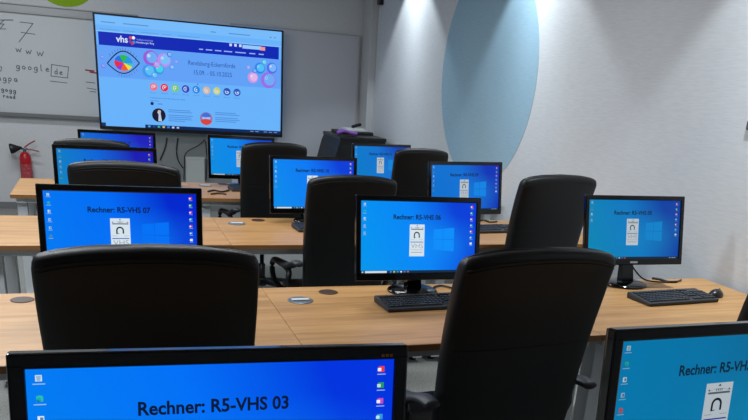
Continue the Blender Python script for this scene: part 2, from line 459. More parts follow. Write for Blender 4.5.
# eye
eu, ev = 0.132, 0.408
wheel = [((30, 150, 230), 0, 60), ((40, 185, 60), 60, 115), ((30, 110, 230), 115, 165), ((230, 40, 60), 165, 215), ((150, 50, 200), 215, 250), ((240, 90, 40), 250, 300), ((240, 220, 50), 300, 335), ((60, 200, 170), 335, 360)]
for c, a, b in wheel: pg.disc(eu, ev, 0.047, emit(c), 6, a, b, 0.86)
BLK = emit((14, 24, 50))
pg.line([(eu-0.083+0.166*i/14, ev+0.015-0.012*i/14*2-math.sin(PI*i/14)*0.108) for i in range(15)], 0.006, BLK)
pg.line([(eu-0.083+0.166*i/14, ev+0.015-0.012*i/14*2+math.sin(PI*i/14)*0.092) for i in range(15)], 0.0055, BLK)
for i in range(2, 13):
    u = eu-0.083+0.166*i/14; v = ev+0.01-math.sin(PI*i/14)*0.108; k = (i-7)/7
    pg.line([(u+k*0.006, v-0.014), (u+k*0.016, v-0.038)], 0.0022, emit((60, 90, 150)))
    if i > 4: pg.line([(u+k*0.006, 2*ev-v+0.012), (u+k*0.014, 2*ev-v+0.03)], 0.0022, emit((60, 90, 160)))
random.seed(3)
def bub(u, v, r, c1, c2):
    pg.disc(u, v, r, emit(c1)); pg.layer += 0.2; pg.disc(u+r*0.15, v-r*0.15, r*0.72, emit(c2)); pg.disc(u-r*0.25, v-r*0.5, r*0.22, emit((215, 225, 255))); pg.layer += 0.2
for q in ((0.275, 0.345, 0.040, (150, 90, 215), (110, 170, 245)), (0.345, 0.355, 0.036, (185, 140, 235), (120, 190, 250)), (0.262, 0.465, 0.034, (60, 150, 235), (90, 190, 245)),
          (0.315, 0.440, 0.028, (50, 150, 225), (70, 205, 235)), (0.305, 0.400, 0.016, (215, 120, 200), (170, 170, 245)), (0.385, 0.415, 0.012, (90, 130, 230), (140, 200, 250)),
          (0.375, 0.30, 0.014, (80, 120, 225), (110, 180, 250)), (0.29, 0.50, 0.016, (70, 160, 240), (110, 200, 250)), (0.41, 0.36, 0.007, (170, 120, 220), (150, 180, 250)),
          (0.835, 0.455, 0.030, (200, 150, 225), (225, 180, 230)), (0.875, 0.36, 0.030, (50, 130, 235), (80, 190, 245)), (0.925, 0.470, 0.044, (150, 110, 230), (110, 170, 245)),
          (0.945, 0.35, 0.030, (80, 110, 235), (120, 180, 250)), (0.90, 0.30, 0.014, (60, 180, 225), (120, 210, 240)), (0.845, 0.39, 0.012, (70, 120, 235), (120, 180, 250)), (0.81, 0.36, 0.009, (200, 140, 210), (150, 180, 250)),
          (0.028, 0.45, 0.012, (130, 110, 225), (110, 160, 245)), (0.026, 0.37, 0.010, (120, 120, 230), (110, 165, 245))): bub(*q)
pg.up()
pg.text('Rendsburg-Eckernförde', 0.475, 0.338, 0.735, 0.392, emit((30, 70, 150)), 0.0)
pg.text('15.09. - 05.10.2025', 0.505, 0.424, 0.715, 0.466, emit((34, 76, 158)), 0.0)
pg.disc(0.523, 0.555, 0.003, BLK, 6)
cir = [(235, 110, 130), (225, 30, 60), (120, 200, 110), (50, 60, 190), (20, 130, 225), (215, 180, 150), (200, 205, 110), (30, 80, 180), (40, 90, 190)]
for i, c in enumerate(cir):
    u = 0.284+i*0.0575; v = 0.608
    pg.disc(u, v, 0.0205, emit(c)); pg.layer += 0.3
    pg.ring(u, v, 0.012, 0.004, emit((205, 222, 250)), 10, 20*i, 20*i+230); pg.disc(u+0.002, v, 0.004, emit((225, 235, 255)), 8)
    pg.text(['Kultur', 'Gesund', 'Sprache', 'Beruf', 'Digital', 'Grund', 'Junge', 'Reisen', 'Mehr'][i], u-0.018, 0.659, u+0.018, 0.668, emit((60, 110, 180)))
    pg.layer -= 0.3
pg.text('Volkshochschule Rendsburger Ring', 0.262, 0.706, 0.452, 0.719, emit((40, 84, 165)))
pg.rect(0.262, 0.735, 0.310, 0.741, emit((80, 140, 215)))
pg.disc(0.272, 0.765, 0.009, emit((10, 30, 110))); pg.rect(0.302, 0.762, 0.328, 0.769, emit((60, 110, 190)))
pg.disc(0.306, 0.872, 0.037, emit((14, 20, 44))); pg.layer += 0.3
pg.poly([(0.302, 0.93), (0.305, 0.865), (0.298, 0.845), (0.307, 0.828), (0.315, 0.845), (0.318, 0.89), (0.322, 0.93)], emit((190, 200, 225))); pg.disc(0.309, 0.838, 0.009, emit((210, 180, 175)), 10); pg.layer -= 0.3
pg.disc(0.567, 0.880, 0.036, emit((150, 120, 170))); pg.layer += 0.3
pg.disc(0.567, 0.880, 0.036, emit((214, 66, 60)), 12, 200, 340); pg.disc(0.567, 0.872, 0.028, emit((60, 110, 220)), 12, 10, 170); pg.rect(0.545, 0.865, 0.59, 0.885, emit((170, 190, 240))); pg.layer -= 0.3
for (u0, rows) in ((0.358, ((0.812, 0.12), (0.830, 0.13), (0.862, 0.135), (0.880, 0.125), (0.898, 0.13), (0.916, 0.09))), (0.618, ((0.812, 0.12), (0.830, 0.14), (0.862, 0.13), (0.880, 0.14), (0.898, 0.12)))):
    for v, w in rows: pg.rect(u0, v, u0+w, v+0.0075, emit((76, 134, 214)))
for i, c in enumerate(((70, 160, 240), (30, 70, 140), (60, 180, 150), (210, 190, 120), (60, 130, 220), (190, 210, 240), (180, 190, 220))):
    pg.rect(0.245+i*0.026, 0.975, 0.258+i*0.026, 0.992, emit(c))
for u in (0.82, 0.85, 0.90, 0.93, 0.96): pg.rect(u, 0.980, u+0.02, 0.987, emit((120, 150, 200)))
link('screen', pg.bm, pg.mats, disp, loc=(0, -0.0005+0.02, DH/2+0.009))
# let the screen light the room a little
for m in (BG,): m.cycles.emission_sampling = 'AUTO'

# cabling and box on the wall under the display
def tube_obj(name, pts, r, m, label=None, cat=None, n=6, parent=None, group=None):
    bm = bmesh.new(); tube(bm, smooth_path(pts, 5), r, n); o = link(name, bm, m, parent, smooth=True)
    if label: tag(o, label, cat, group)
    return o
YC = WY-0.026
a = at_y(185.5, 157, WY-0.06); b2 = at_y(205, 184, WY-0.06)
bm = bmesh.new(); box(bm, a.x, b2.x, WY-0.07, WY-0.0165, b2.z-0.15, a.z, 0.006)
box(bm, a.x-0.004, b2.x+0.004, WY-0.074, WY-0.017, a.z-0.02, a.z+0.004, 0.002)
tag(link('socket_box', bm, plain('box_grey', (188, 194, 192), 0.5)), 'pale grey socket box on the front wall below the big display', 'socket box')
for i, (pp, lab) in enumerate((([(205, 139.5), (199, 145), (186, 153), (184.5, 165), (184, 180)], 'black cable slanting from the display to the left edge of the socket box'),
        ([(178, 138), (176.5, 150), (178, 160), (183, 168)], 'black cable hanging in a bow left of the socket box'), ([(167, 138), (165, 148), (160, 160)], 'leftmost thin cable hanging below the display'), ([(205.5, 141), (207, 160), (206, 180)], 'black cable hanging right of the socket box'))):
    o = tube_obj('wall_cable', [at_y(p[0], p[1], YC-0.055 if i in (0, 3) else YC) for p in pp], 0.007, PLASTIC, lab, 'cable')
bm = bmesh.new(); box(bm, 0.10, 1.93, WY-0.016, WY-0.0005, 0.25, 0.885, 0.003)  # thin dark sheet added to paint the shade beneath the display
tag(link('shade_panel', bm, plain('panel_shade_grey', (132, 138, 138), 0.6)), 'added dark grey sheet painting the shade on the front wall below the big display', 'painted shade')
# sensor near the corner
bm = bmesh.new(); v = at_x(380, 2, WX-0.03); box(bm, WX-0.05, WX-0.0005, v.y-0.05, v.y+0.05, v.z-0.03, v.z+0.05, 0.01)
tag(link('wall_sensor', bm, SATIN), 'tiny black sensor high on the right wall beside the corner', 'sensor')
bm = bmesh.new(); v = at_x(750, 124, WX-0.01); box(bm, WX-0.012, WX-0.0005, v.y-0.04, v.y+0.022, v.z-0.028, v.z+0.014, 0.004)
tag(link('light_switch', bm, plain('switch_grey', (90, 92, 96), 0.5)), 'dark switch plate on the right wall at the picture edge', 'switch')

# ------------------------------------------------------------------ fire extinguisher
v = at_y(26, 152, 9.27)
fe = empty('fire_extinguisher', (v.x-0.012, 9.262, 0.0005)); tag(fe, 'red fire extinguisher with black horn standing against the front wall at left', 'fire extinguisher')
H0 = v.z
bm = bmesh.new(); lathe(bm, [(0.02, 0.0), (0.052, 0.006), (0.058, 0.03), (0.058, H0-0.07), (0.052, H0-0.035), (0.035, H0-0.008), (0.02, H0)], 24)
link('cylinder', bm, RED, fe, True)
bm = bmesh.new(); 
for (z0, z1) in ((H0-0.27, H0-0.12),): lathe(bm, [(0.0588, z0), (0.0588, z1)], 24)
link('paper_label', bm, plain('label_print', (176, 70, 76), 0.5, noise=0.5, nscale=60), fe)
bm = bmesh.new(); lathe(bm, [(0.016, H0), (0.016, H0+0.035)], 12); box(bm, -0.03, 0.03, -0.015, 0.015, H0+0.02, H0+0.045, 0.004)
link('valve', bm, CHROME, fe)
bm = bmesh.new(); tube(bm, [(0, -0.005, H0+0.045), (0.05, -0.01, H0+0.085), (0.11, -0.01, H0+0.12)], 0.008, 6); tube(bm, [(0, -0.005, H0+0.03), (0.07, -0.01, H0+0.028), (0.14, -0.01, H0+0.012)], 0.008, 6)
link('handle', bm, plain('handle_red', (150, 60, 62), 0.4), fe)
bm = bmesh.new(); Mh = Matrix.Translation((-0.02, -0.02, H0+0.045)) @ Matrix.Rotation(rad(-98), 4, 'Y')
lathe(bm, [(0.010, 0), (0.02, 0.025), (0.048, 0.085), (0.054, 0.11), (0.05, 0.115)], 20, M=Mh)
link('horn', bm, SATIN, fe, True)
bm = bmesh.new(); box(bm, -0.04, 0.04, 0.05, WY-9.2635, 0.15, 0.19); link('bracket', bm, SATIN, fe)

# ------------------------------------------------------------------ black cabinet in the corner
cab = empty('equipment_cabinet', (2.53, 8.62, 0)); tag(cab, 'black cabinet with sloping side standing in the front right corner', 'cabinet')
bm = bmesh.new()
prof = [(-0.24, 0.02), (-0.24, 0.66), (-0.18, 0.90), (-0.155, 0.96), (0.35, 0.96), (0.35, 0.02)]
f0 = [bm.verts.new((x, -0.36, z)) for x, z in prof]; f1 = [bm.verts.new((x, 0.36, z)) for x, z in prof]
bm.faces.new(f0); bm.faces.new(f1[::-1])
for i in range(len(prof)): j = (i+1) % len(prof); bm.faces.new((f0[i], f1[i], f1[j], f0[j]))
link('body', bm, plain('cabinet_black', (16, 17, 19), 0.5), cab)
bm = bmesh.new(); box(bm, -0.165, 0.36, -0.37, 0.37, 0.96, 0.995, 0.008); link('top_panel', bm, SATIN, cab)
bm = bmesh.new(); box(bm, -0.16, 0.30, -0.368, -0.3605, 0.1, 0.9, 0.003); link('door', bm, plain('cabinet_door', (20, 21, 24), 0.35), cab)
bm = bmesh.new(); box(bm, 0.24, 0.26, -0.385, -0.368, 0.5, 0.6, 0.004); link('door_handle', bm, CHROME, cab)
bm = bmesh.new(); box(bm, -0.12, 0.28, -0.15, 0.2, 0, 0.03, 0.006)
deck = link('flat_case', bm, plain('case_black', (24, 25, 28), 0.4)); deck.location = (2.58, 8.78, 0.9955); tag(deck, 'flat black equipment case lying on the black cabinet', 'case')
bm = bmesh.new()
for i in range(5):
    tube(bm, smooth_path([(-0.11+0.01*i, -0.05+0.03*i, 0.02), (-0.03, -0.04+0.02*i, 0.045), (0.04, -0.03+0.025*i, 0.03), (0.12, -0.05+0.02*i, 0.02)], 4), 0.02, 7)
cl = link('purple_cloth', bm, plain('purple_fabric', (120, 72, 160), 0.8), smooth=True); p = at_z(336, 127.5, 1.06); cl.location = (2.47, 8.42, 0.9985); tag(cl, 'crumpled purple cloth lying on the left of the black cabinet top', 'cloth')
bm = bmesh.new(); box(bm, -0.14, 0.14, -0.09, 0.09, 0, 0.012); box(bm, -0.10, 0.12, -0.07, 0.08, 0.012, 0.03, 0.003)
pp = link('paper_stack', bm, plain('paper', (205, 208, 210), 0.7)); pp.location = (2.66, 8.78, 1.026); pp.rotation_euler = (0, 0, 0.2); tag(pp, 'small stack of white paper on the black case', 'paper')
bm = bmesh.new(); box(bm, -0.06, 0.06, -0.02, 0.02, 0, 0.03, 0.008)
st = link('stapler', bm, SATIN); st.location = (2.70, 8.77, 1.0565); st.rotation_euler = (0, rad(-14), 0.3); st.location.z += 0.014; tag(st, 'small black stapler on top of the white paper stack', 'stapler')

# ------------------------------------------------------------------ desks
XE = [-0.585, 0.5915, 1.768, 2.9445]
ROWS = {'front': (0.74, 1.54), 'second': (2.378, 3.178), 'third': (4.035, 4.825), 'fourth': (5.575, 6.335)}
DZ = 0.74
def make_desk(dep):
    w = XE[1]-XE[0]-0.0016
    r = empty('desk', (0, 0, 0))
    bm = bmesh.new(); box(bm, 0, w, 0.002, dep, DZ-0.025, DZ, 0.0025); link('tabletop', bm, wood(), r)
    bm = bmesh.new(); box(bm, 0.001, w-0.001, 0, 0.0035, DZ-0.0255, DZ-0.0015, 0.001); link('edge_band', bm, EDGE, r)
    for y0 in (0.035, dep-0.085):
        bm = bmesh.new(); box(bm, 0.06, w-0.06, y0, y0+0.05, DZ-0.060, DZ-0.0255, 0.003); link('frame_beam', bm, GREYMET, r)
    for sx in (0, 1):
        X = 0.03 if sx == 0 else w-0.09
        for y0 in (0.07, dep-0.15):
            bm = bmesh.new(); box(bm, X, X+0.06, y0, y0+0.08, 0.05, DZ-0.05, 0.004)
            lg = link('leg', bm, GREYMET, r)
            bm = bmesh.new(); lathe(bm, [(0.022, 0.0), (0.022, 0.012), (0.01, 0.014), (0.01, 0.035)], 12, X+0.03, y0+0.04); link('leg_glide', bm, SATIN, lg)
        bm = bmesh.new(); box(bm, X, X+0.06, 0.03, dep-0.03, 0.035, 0.062, 0.004); link('foot_bar', bm, GREYMET, r)
        bm = bmesh.new(); box(bm, X, X+0.06, 0.03, dep-0.03, DZ-0.06, DZ-0.0255, 0.004); link('side_beam', bm, GREYMET, r)
    bm = bmesh.new(); lathe(bm, [(0.052, DZ+0.0003), (0.052, DZ+0.002), (0.048, DZ+0.0035), (0.042, DZ+0.0035)], 28, 0.118, 0.592)
    fl = link('cable_port', bm, SILVER, r)
    bm = bmesh.new(); box(bm, 0.082, 0.154, 0.578, 0.604, DZ+0.0036, DZ+0.0075, 0.001); link('flap', bm, WHITE, fl)
    bm = bmesh.new(); lathe(bm, [(0.041, DZ+0.0003), (0.041, DZ+0.002), (0.038, DZ+0.003), (0.02, DZ+0.003)], 28, 0.265, 0.705); link('cable_grommet', bm, BROWN, r)
    return r
DLAB = {'front': ('light wood desk under the nearest monitor in the bottom left', 'light wood desk under the near right monitor', 'light wood desk of the nearest row beside the right wall'),
 'second': ('light wood desk behind the large left chair carrying monitor R5-VHS 07', 'light wood desk carrying monitor R5-VHS 06, its keyboard and two cable ports', 'light wood desk against the right wall carrying keyboard and mouse'),
 'third': ('light wood desk at the left of the third row from the camera', 'middle light wood desk of the third row from the camera', 'right light wood desk of the third row from the camera'),
 'fourth': ('rearmost left light wood desk in front of the fire extinguisher', 'rearmost middle light wood desk with loose cables below the big display', 'rearmost right light wood desk near the black cabinet')}
for rk, (y0, y1) in ROWS.items():
    d0 = make_desk(y1-y0)
    for i in (1, 2, 0):
        if i == 0:
            for ch in [c for c in d0.children if c.name.startswith('cable_port')]:
                for g in list(ch.children): bpy.data.objects.remove(g)
                bpy.data.objects.remove(ch)
        d = d0 if i == 0 else copy_tree(d0)
        d.location = (XE[i]+0.0008, y0, 0); tag(d, DLAB[rk][i], 'desk', 'light wood computer desks in rows')

# ------------------------------------------------------------------ monitors
ICOL_R = [(226, 60, 70), (40, 150, 90), (190, 80, 190), (50, 150, 220), (200, 60, 110), (70, 140, 230), (210, 225, 250)]
ICOL_L = [(200, 225, 245), (40, 170, 190), (220, 235, 250), (160, 200, 235), (150, 200, 230), (60, 150, 110)]
def screen_page(W, H, cap, wp, nl=6, nr=7, dim=1.0, red_last=False):
    p = Page(W, H); p.rect(0, 0, 1, 1, wp)
    def c(rgb): return emit(tuple(int(v*dim) for v in rgb))
    p.up()
    # window logo of the desktop picture
    g = tuple(min(255, int(v)) for v in GLOWC)
    for (a, b, t, u_) in ((0.622, 0.703, 0, 1), (0.708, 0.805, 1, 0)):
        def vt(x): return 0.385-(x-0.622)*0.16
        def vb(x): return 0.668+(x-0.622)*0.16
        p.poly([(a, vt(a)), (b, vt(b)), (b, 0.520), (a, 0.520)], emit(g)); p.poly([(a, 0.532), (b, 0.532), (b, vb(b)), (a, vb(a))], emit(g))
    # taskbar
    p.rect(0, 0.965, 1, 1, c((16, 44, 70))); p.layer += 1
    p.rect(0.035, 0.970, 0.22, 0.996, c((215, 225, 230)))
    for i in range(6): p.rect(0.245+i*0.03, 0.974, 0.262+i*0.03, 0.992, c(((70, 150, 230), (220, 200, 90), (60, 160, 210), (220, 230, 240), (90, 120, 210), (200, 110, 60))[i]))
    p.rect(0.008, 0.975, 0.022, 0.992, c((200, 220, 240)))
    for u in (0.90, 0.93, 0.955): p.rect(u, 0.978, u+0.016, 0.990, c((190, 200, 215)))
    p.layer -= 1
    for i in range(nl):
        v = 0.045+i*0.098; u = 0.03; k = ICOL_L[i % 6]
        if red_last and i == nl-1: k = (210, 90, 90)
        p.rect(u-0.008, v-0.016, u+0.008, v+0.014, c(k)); p.layer += 1
        if i == 1: p.disc(u, v-0.002, 0.009, c((40, 190, 170)), 12); p.disc(u-0.002, v+0.004, 0.006, c((20, 80, 190)), 10)
        elif i == 0: p.poly([(u-0.006, v-0.012), (u+0.006, v-0.012), (u+0.004, v+0.012), (u-0.004, v+0.012)], c((150, 180, 205)))
        elif not (red_last and i == nl-1): p.rect(u-0.002, v-0.010, u+0.006, v+0.008, c((90, 130, 170)))
        p.rect(u-0.015, v+0.024, u+0.015, v+0.029, c((150, 190, 230))); p.layer -= 1
    for i in range(nr):
        v = 0.055+i*0.088; u = 0.962
        p.rect(u-0.009, v-0.017, u+0.009, v+0.014, c(ICOL_R[i % 7])); p.layer += 1
        p.rect(u-0.012, v-0.008, u-0.001, v+0.010, c((235, 240, 250)) if i % 2 == 0 else c((190, 230, 220)))
        p.rect(u-0.013, v+0.024, u+0.013, v+0.029, c((150, 180, 235))); p.layer -= 1
    p.up()
    BK = emit((8, 22, 52)) if dim > 0.9 else emit((6, 28, 48))
    p.text(cap, 0.270, 0.176, 0.682, 0.248, BK, 0.026)
    # white poster with gatehouse drawing
    u0, u1, v0, v1 = 0.411, 0.541, 0.315, 0.765
    p.rect(u0, v0, u1, v1, c((212, 226, 236))); p.up()
    def q(x, y): return (u0+(u1-u0)*x, v0+(v1-v0)*y)
    def qr(x0, y0, x1, y1, m): p.poly([q(x0, y0), q(x1, y0), q(x1, y1), q(x0, y1)], m)
    DK = c((52, 62, 74)); LG = c((140, 150, 160))
    p.poly([q(0.5, 0.015), q(0.56, 0.05), q(0.44, 0.05)], DK)
    for x in (0.12, 0.88): p.poly([q(x, 0.085), q(x+0.045, 0.115), q(x-0.045, 0.115)], DK)
    qr(0.36, 0.085, 0.64, 0.092, LG)
    for x in (0.40, 0.47, 0.53, 0.60): qr(x-0.015, 0.092, x+0.015, 0.12, DK)
    p.line([q(0.12, 0.12), q(0.36, 0.088)], 0.0012, LG); p.line([q(0.88, 0.12), q(0.64, 0.088)], 0.0012, LG)
    qr(0.1, 0.135, 0.92, 0.165, c((96, 104, 112)))
    # arch
    cu, cv = q(0.48, 0.33); rr = (u1-u0)*0.20
    p.ring(cu, cv, rr, rr*0.36, c((16, 22, 34)), 16, 0, 180)
    k = W/H
    p.rect(cu-rr, cv, cu-rr*0.64, cv+rr*k*0.95, c((16, 22, 34))); p.rect(cu+rr*0.64, cv, cu+rr, cv+rr*k*0.85, c((16, 22, 34)))
    p.line([(cu-rr*0.82, cv+rr*k*0.9), (cu-rr*0.2, cv+rr*k*0.8)], 0.003, c((16, 22, 34)))
    qr(0.08, 0.475, 0.34, 0.483, LG); qr(0.66, 0.475, 0.92, 0.483, LG)
    qr(0.07, 0.540, 0.93, 0.562, c((44, 58, 168)))
    p.text('VHS', *q(0.12, 0.600), *q(0.90, 0.740), c((84, 92, 104)), -0.02)
    p.text('Rendsburger Ring', *q(0.10, 0.775), *q(0.90, 0.815), c((196, 92, 84)))
    qr(0.12, 0.865, 0.88, 0.885, LG)
    return p
BZ = 0.0225
def make_monitor(x, y, h, yaw, tilt, roll, sc, cap, cols, label, base=None, glow=(20, 150, 250), nl=6, nr=7, dim=1.0, red_last=False, stand='round', logo=False):
    global GLOWC
    GLOWC = glow
    W, H = 0.509*sc, 0.286*sc; b = BZ*sc
    bx, by = base if base else (x, y+0.07)
    r = empty('monitor', (bx, by, DZ+0.0006), 0); tag(r, label, 'monitor', 'black widescreen monitors on the desks')
    # pose of the panel relative to the foot
    Mp = Matrix.Translation((x-bx, y-by, h-0.0006)) @ Matrix.Rotation(rad(yaw), 4, 'Z') @ Matrix.Rotation(rad(-tilt), 4, 'X') @ Matrix.Rotation(rad(roll), 4, 'Y')
    ow, ot, ob = W/2+b*.95, H/2+b*0.98, H/2+b*1.35
    # glossy bezel
    bm = bmesh.new()
    frame_ring(bm, -ow, ow, -ob, ot, b*.95, b*.95, b*1.35, b*0.98, -0.005, 0.018, 0.0035)
    bz = link('bezel', bm, GLOSS, r, mw=Mp)
    # shell behind
    bm = bmesh.new()
    pr = [(1.0, 0.014), (0.985, 0.026), (0.80, 0.042), (0.55, 0.056)]
    rings = []
    for k, yy in pr:
        zc = -0.02*(1-k); rings.append([bm.verts.new((sx*ow*k*0.995, yy, zc+(ot if sz > 0 else -ob)*k*0.995)) for sx, sz in ((-1, -1), (1, -1), (1, 1), (-1, 1))])
    for a_, c_ in zip(rings[:-1], rings[1:]):
        for i in range(4): bm.faces.new((a_[i], a_[(i+1) % 4], c_[(i+1) % 4], c_[i]))
    bm.faces.new(rings[0][::-1]); bm.faces.new(rings[-1])
    link('housing', bm, PLASTIC, r, mw=Mp)
    wp = wallpaper('desktop_'+cap[-2:]+label[:6].replace(' ', '_'), *cols)
    wp.cycles.emission_sampling = 'AUTO'
    p = screen_page(W, H, cap, wp, nl, nr, dim, red_last)
    link('screen', p.bm, p.mats, r, mw=Mp @ Matrix.Translation((0, 0.0005, 0)))
    if logo:
        bm = bmesh.new(); box(bm, -0.02, 0.02, -0.0062, -0.0045, -H/2-b*0.95, -H/2-b*0.55); link('maker_badge', bm, LOGO, r, mw=Mp)
    bm = bmesh.new()
    for i in range(3): box(bm, W/2-0.022+i*0.0065, W/2-0.0175+i*0.0065, -0.0062, -0.0045, H/2+b*0.22, H/2+b*0.40)
    bg = link('printed_marks', bm, plain('orange_print', (190, 130, 60), 0.5), r, mw=Mp) if cap.endswith('03') else bm.free()
    # foot and neck
    if stand == 'round':
        bm = bmesh.new(); lathe(bm, [(0.092, 0), (0.095, 0.004), (0.092, 0.010), (0.08, 0.016), (0.05, 0.022), (0.02, 0.023)], 36)
        for v in bm.verts: v.co.x *= 1.2
        link('foot', bm, GLOSS, r, True)
        top = Mp @ Vector((0, 0.05, -H*0.25))
        bm = bmesh.new(); d = top-Vector((0, 0.0, 0.02))
        segs = [Vector((0, 0, 0.018)), Vector((0, 0, 0.02))+d*0.5+Vector((0, 0.005, 0)), top]
        rings = []
        for i, c0 in enumerate(segs):
            w = (0.034, 0.030, 0.030)[i]; t = (0.022, 0.016, 0.014)[i]
            rings.append([bm.verts.new(c0+Vector((sx*w, sy*t, 0))) for sx, sy in ((-1, -1), (1, -1), (1, 1), (-1, 1))])
        for a_, c_ in zip(rings[:-1], rings[1:]):
            for i in range(4): bm.faces.new((a_[i], a_[(i+1) % 4], c_[(i+1) % 4], c_[i]))
        bm.faces.new(rings[0][::-1]); bm.faces.new(rings[-1])
        link('neck', bm, GLOSS, r)
    return r
G = 'Rechner: R5-VHS '
make_monitor(0.137, 1.017, 0.335, -1.0, 8.3, 1.3, 1.0, G+'03', ((0, 128, 240), (0, 112, 246), (0, 52, 222)), 'nearest monitor at the bottom left, its screen reading Rechner: R5-VHS 03', nl=5, glow=(0, 126, 250))
make_monitor(1.056, 1.022, 0.335, 3.4, 5.7, 1.1, 1.0, G+'02', ((0, 118, 170), (0, 112, 162), (0, 98, 140)), 'near monitor cut off by the bottom right corner, teal screen', glow=(0, 120, 172), nl=5, dim=0.8, red_last=True)
make_monitor(0.049, 2.91, 0.285, 4.7, 4.8, 1.0, 1.0, G+'07', ((0, 122, 242), (0, 108, 244), (0, 40, 205)), 'monitor reading R5-VHS 07 half hidden by the large left chair', glow=(0, 114, 245))
make_monitor(1.188, 2.909, 0.271, 1.4, 9.2, 0.5, 1.0, G+'06', ((0, 150, 238), (0, 132, 246), (0, 62, 215)), 'monitor reading R5-VHS 06 behind its keyboard in the picture centre', base=(1.235, 3.065), glow=(5, 142, 250), nl=5)
make_monitor(2.352, 3.051, 0.281, -5.3, 12.3, -1.1, 0.965, G+'05', ((0, 132, 178), (0, 118, 190), (0, 62, 160)), 'monitor with teal blue screen beside the right wall, keyboard and mouse before it', base=(2.375, 3.085), glow=(0, 128, 200), nl=4, dim=0.85, logo=True)
make_monitor(2.194, 4.646, 0.241, 5.5, 7.6, -0.8, 1.0, G+'09', ((0, 112, 205), (0, 110, 210), (0, 48, 180)), 'monitor left of the high chair back in the third row, blue circle behind it', glow=(0, 130, 225), dim=0.85, logo=True, base=(2.2, 4.70))
make_monitor(1.184, 4.661, 0.235, 4.3, 4.5, 0.0, 1.0, G+'10', ((0, 140, 235), (0, 120, 243), (0, 60, 215)), 'monitor of the third row between two black chair backs in the centre', glow=(0, 130, 246), base=(1.184, 4.71))
make_monitor(0.007, 4.593, 0.260, 3.5, 4.6, 0.4, 0.96, G+'11', ((0, 132, 190), (0, 100, 215), (22, 24, 176)), 'left monitor of the third row, mostly hidden by a chair back', glow=(0, 110, 225), dim=0.85)
make_monitor(0.092, 6.014, 0.231, 0.2, 4.9, 0.3, 0.937, G+'15', ((0, 112, 200), (0, 84, 214), (24, 26, 186)), 'rearmost left monitor under the big display, bluish purple at its right', glow=(0, 100, 220), dim=0.8, base=(0.092, 6.07))
make_monitor(0.988, 6.160, 0.221, 5.1, 6.5, 0.7, 0.937, G+'14', ((0, 140, 225), (0, 132, 232), (0, 70, 210)), 'rearmost middle monitor just below the right half of the big display', glow=(0, 145, 240), dim=0.85, base=(1.0, 6.20))
make_monitor(2.078, 6.018, 0.226, 6.6, 5.2, -0.1, 0.937, G+'13', ((0, 124, 200), (0, 112, 205), (0, 60, 175)), 'rearmost right monitor in front of the black cabinet', glow=(0, 130, 215), dim=0.85, base=(2.078, 6.08))

# ------------------------------------------------------------------ keyboards and mouse
def make_keyboard():
    r = empty('keyboard', (0, 0, 0))
    bm = bmesh.new(); vs = box(bm, -0.228, 0.228, -0.085, 0.085, 0, 0.016, 0.005)
    for v in vs:
        if v.co.z > 0.008: v.co.z += 0.012*(v.co.y+0.085)/0.17
    link('case', bm, KEYM, r)
    bm = bmesh.new()
    def key(x0, x1, row):
        y0 = -0.070+row*0.0215+(0.006 if row == 5 else 0); y1 = y0+0.0175
        z = 0.016+0.012*((y0+y1)/2+0.085)/0.17
        vs = box(bm, x0, x1, y0, y1, z-0.001, z+0.006)
        for v in vs:
            if v.co.z > z: v.co.x += (0.0015 if v.co.x < (x0+x1)/2 else -0.0015); v.co.y += (0.001 if v.co.y < (y0+y1)/2 else -0.001)
    for row in range(6):
        x = -0.215
        if row == 0:
            for w in (0.026, 0.022, 0.022, 0.12, 0.022, 0.022, 0.026): key(x, x+w-0.002, 0); x += w
        else:
            for i in range(14): key(x, x+0.0175, row); x += 0.0197
        for i in range(3):
            if row in (0, 2, 4) or row == 5 or i < 3 and row == 3: key(0.072+i*0.0197, 0.0895+i*0.0197, row)
        for i in range(4):
            if row < 5: key(0.140+i*0.0197, 0.1575+i*0.0197, row)
    link('keys', bm, KEYC, r)
    return r
kb0 = make_keyboard()
KB = [(1.222, 2.852, 3, 'dark grey keyboard in front of monitor R5-VHS 06'), (2.447, 2.805, 4.5, 'dark grey keyboard beside the mouse on the desk at the right wall'),
      (1.23, 4.46, 3, 'keyboard on the middle desk of the third row beside a chair back'), (2.30, 4.44, 6, 'keyboard on the right desk of the third row behind monitor R5-VHS 06'),
      (1.075, 5.985, 4, 'keyboard on the rearmost middle desk half hidden by a chair'),
      (0.10, 2.64, 2, 'keyboard hidden behind the large left chair back')]
for i, (x, y, a, lab) in enumerate(KB[:5]):
    k = kb0 if i == 0 else copy_tree(kb0)
    k.location = (x, y, DZ+0.0006); k.rotation_euler = (0, 0, rad(a)); k.scale = (0.92, 0.95, 1); tag(k, lab, 'keyboard', 'dark grey keyboards on the desks')
ms = empty('computer_mouse', (2.735, 2.842, DZ+0.0006), rad(-62)); tag(ms, 'black computer mouse at the right end of the desk by the wall', 'mouse')
bm = bmesh.new(); bmesh.ops.create_uvsphere(bm, u_segments=24, v_segments=14, radius=1)
for v in bm.verts:
    z = max(v.co.z, -0.05); v.co = Vector((v.co.x*0.032*(1-0.12*v.co.y), v.co.y*0.056, (z+0.05)*0.034*(1-0.15*v.co.y)))
link('shell', bm, plain('mouse_black', (22, 23, 25), 0.32), ms, True)
bm = bmesh.new(); Mw = Matrix.Translation((0, 0.03, 0.0265)) @ Matrix.Rotation(PI/2, 4, 'Y'); lathe(bm, [(0.007, -0.003), (0.007, 0.003)], 14, M=Mw); link('scroll_wheel', bm, PLASTIC, ms)

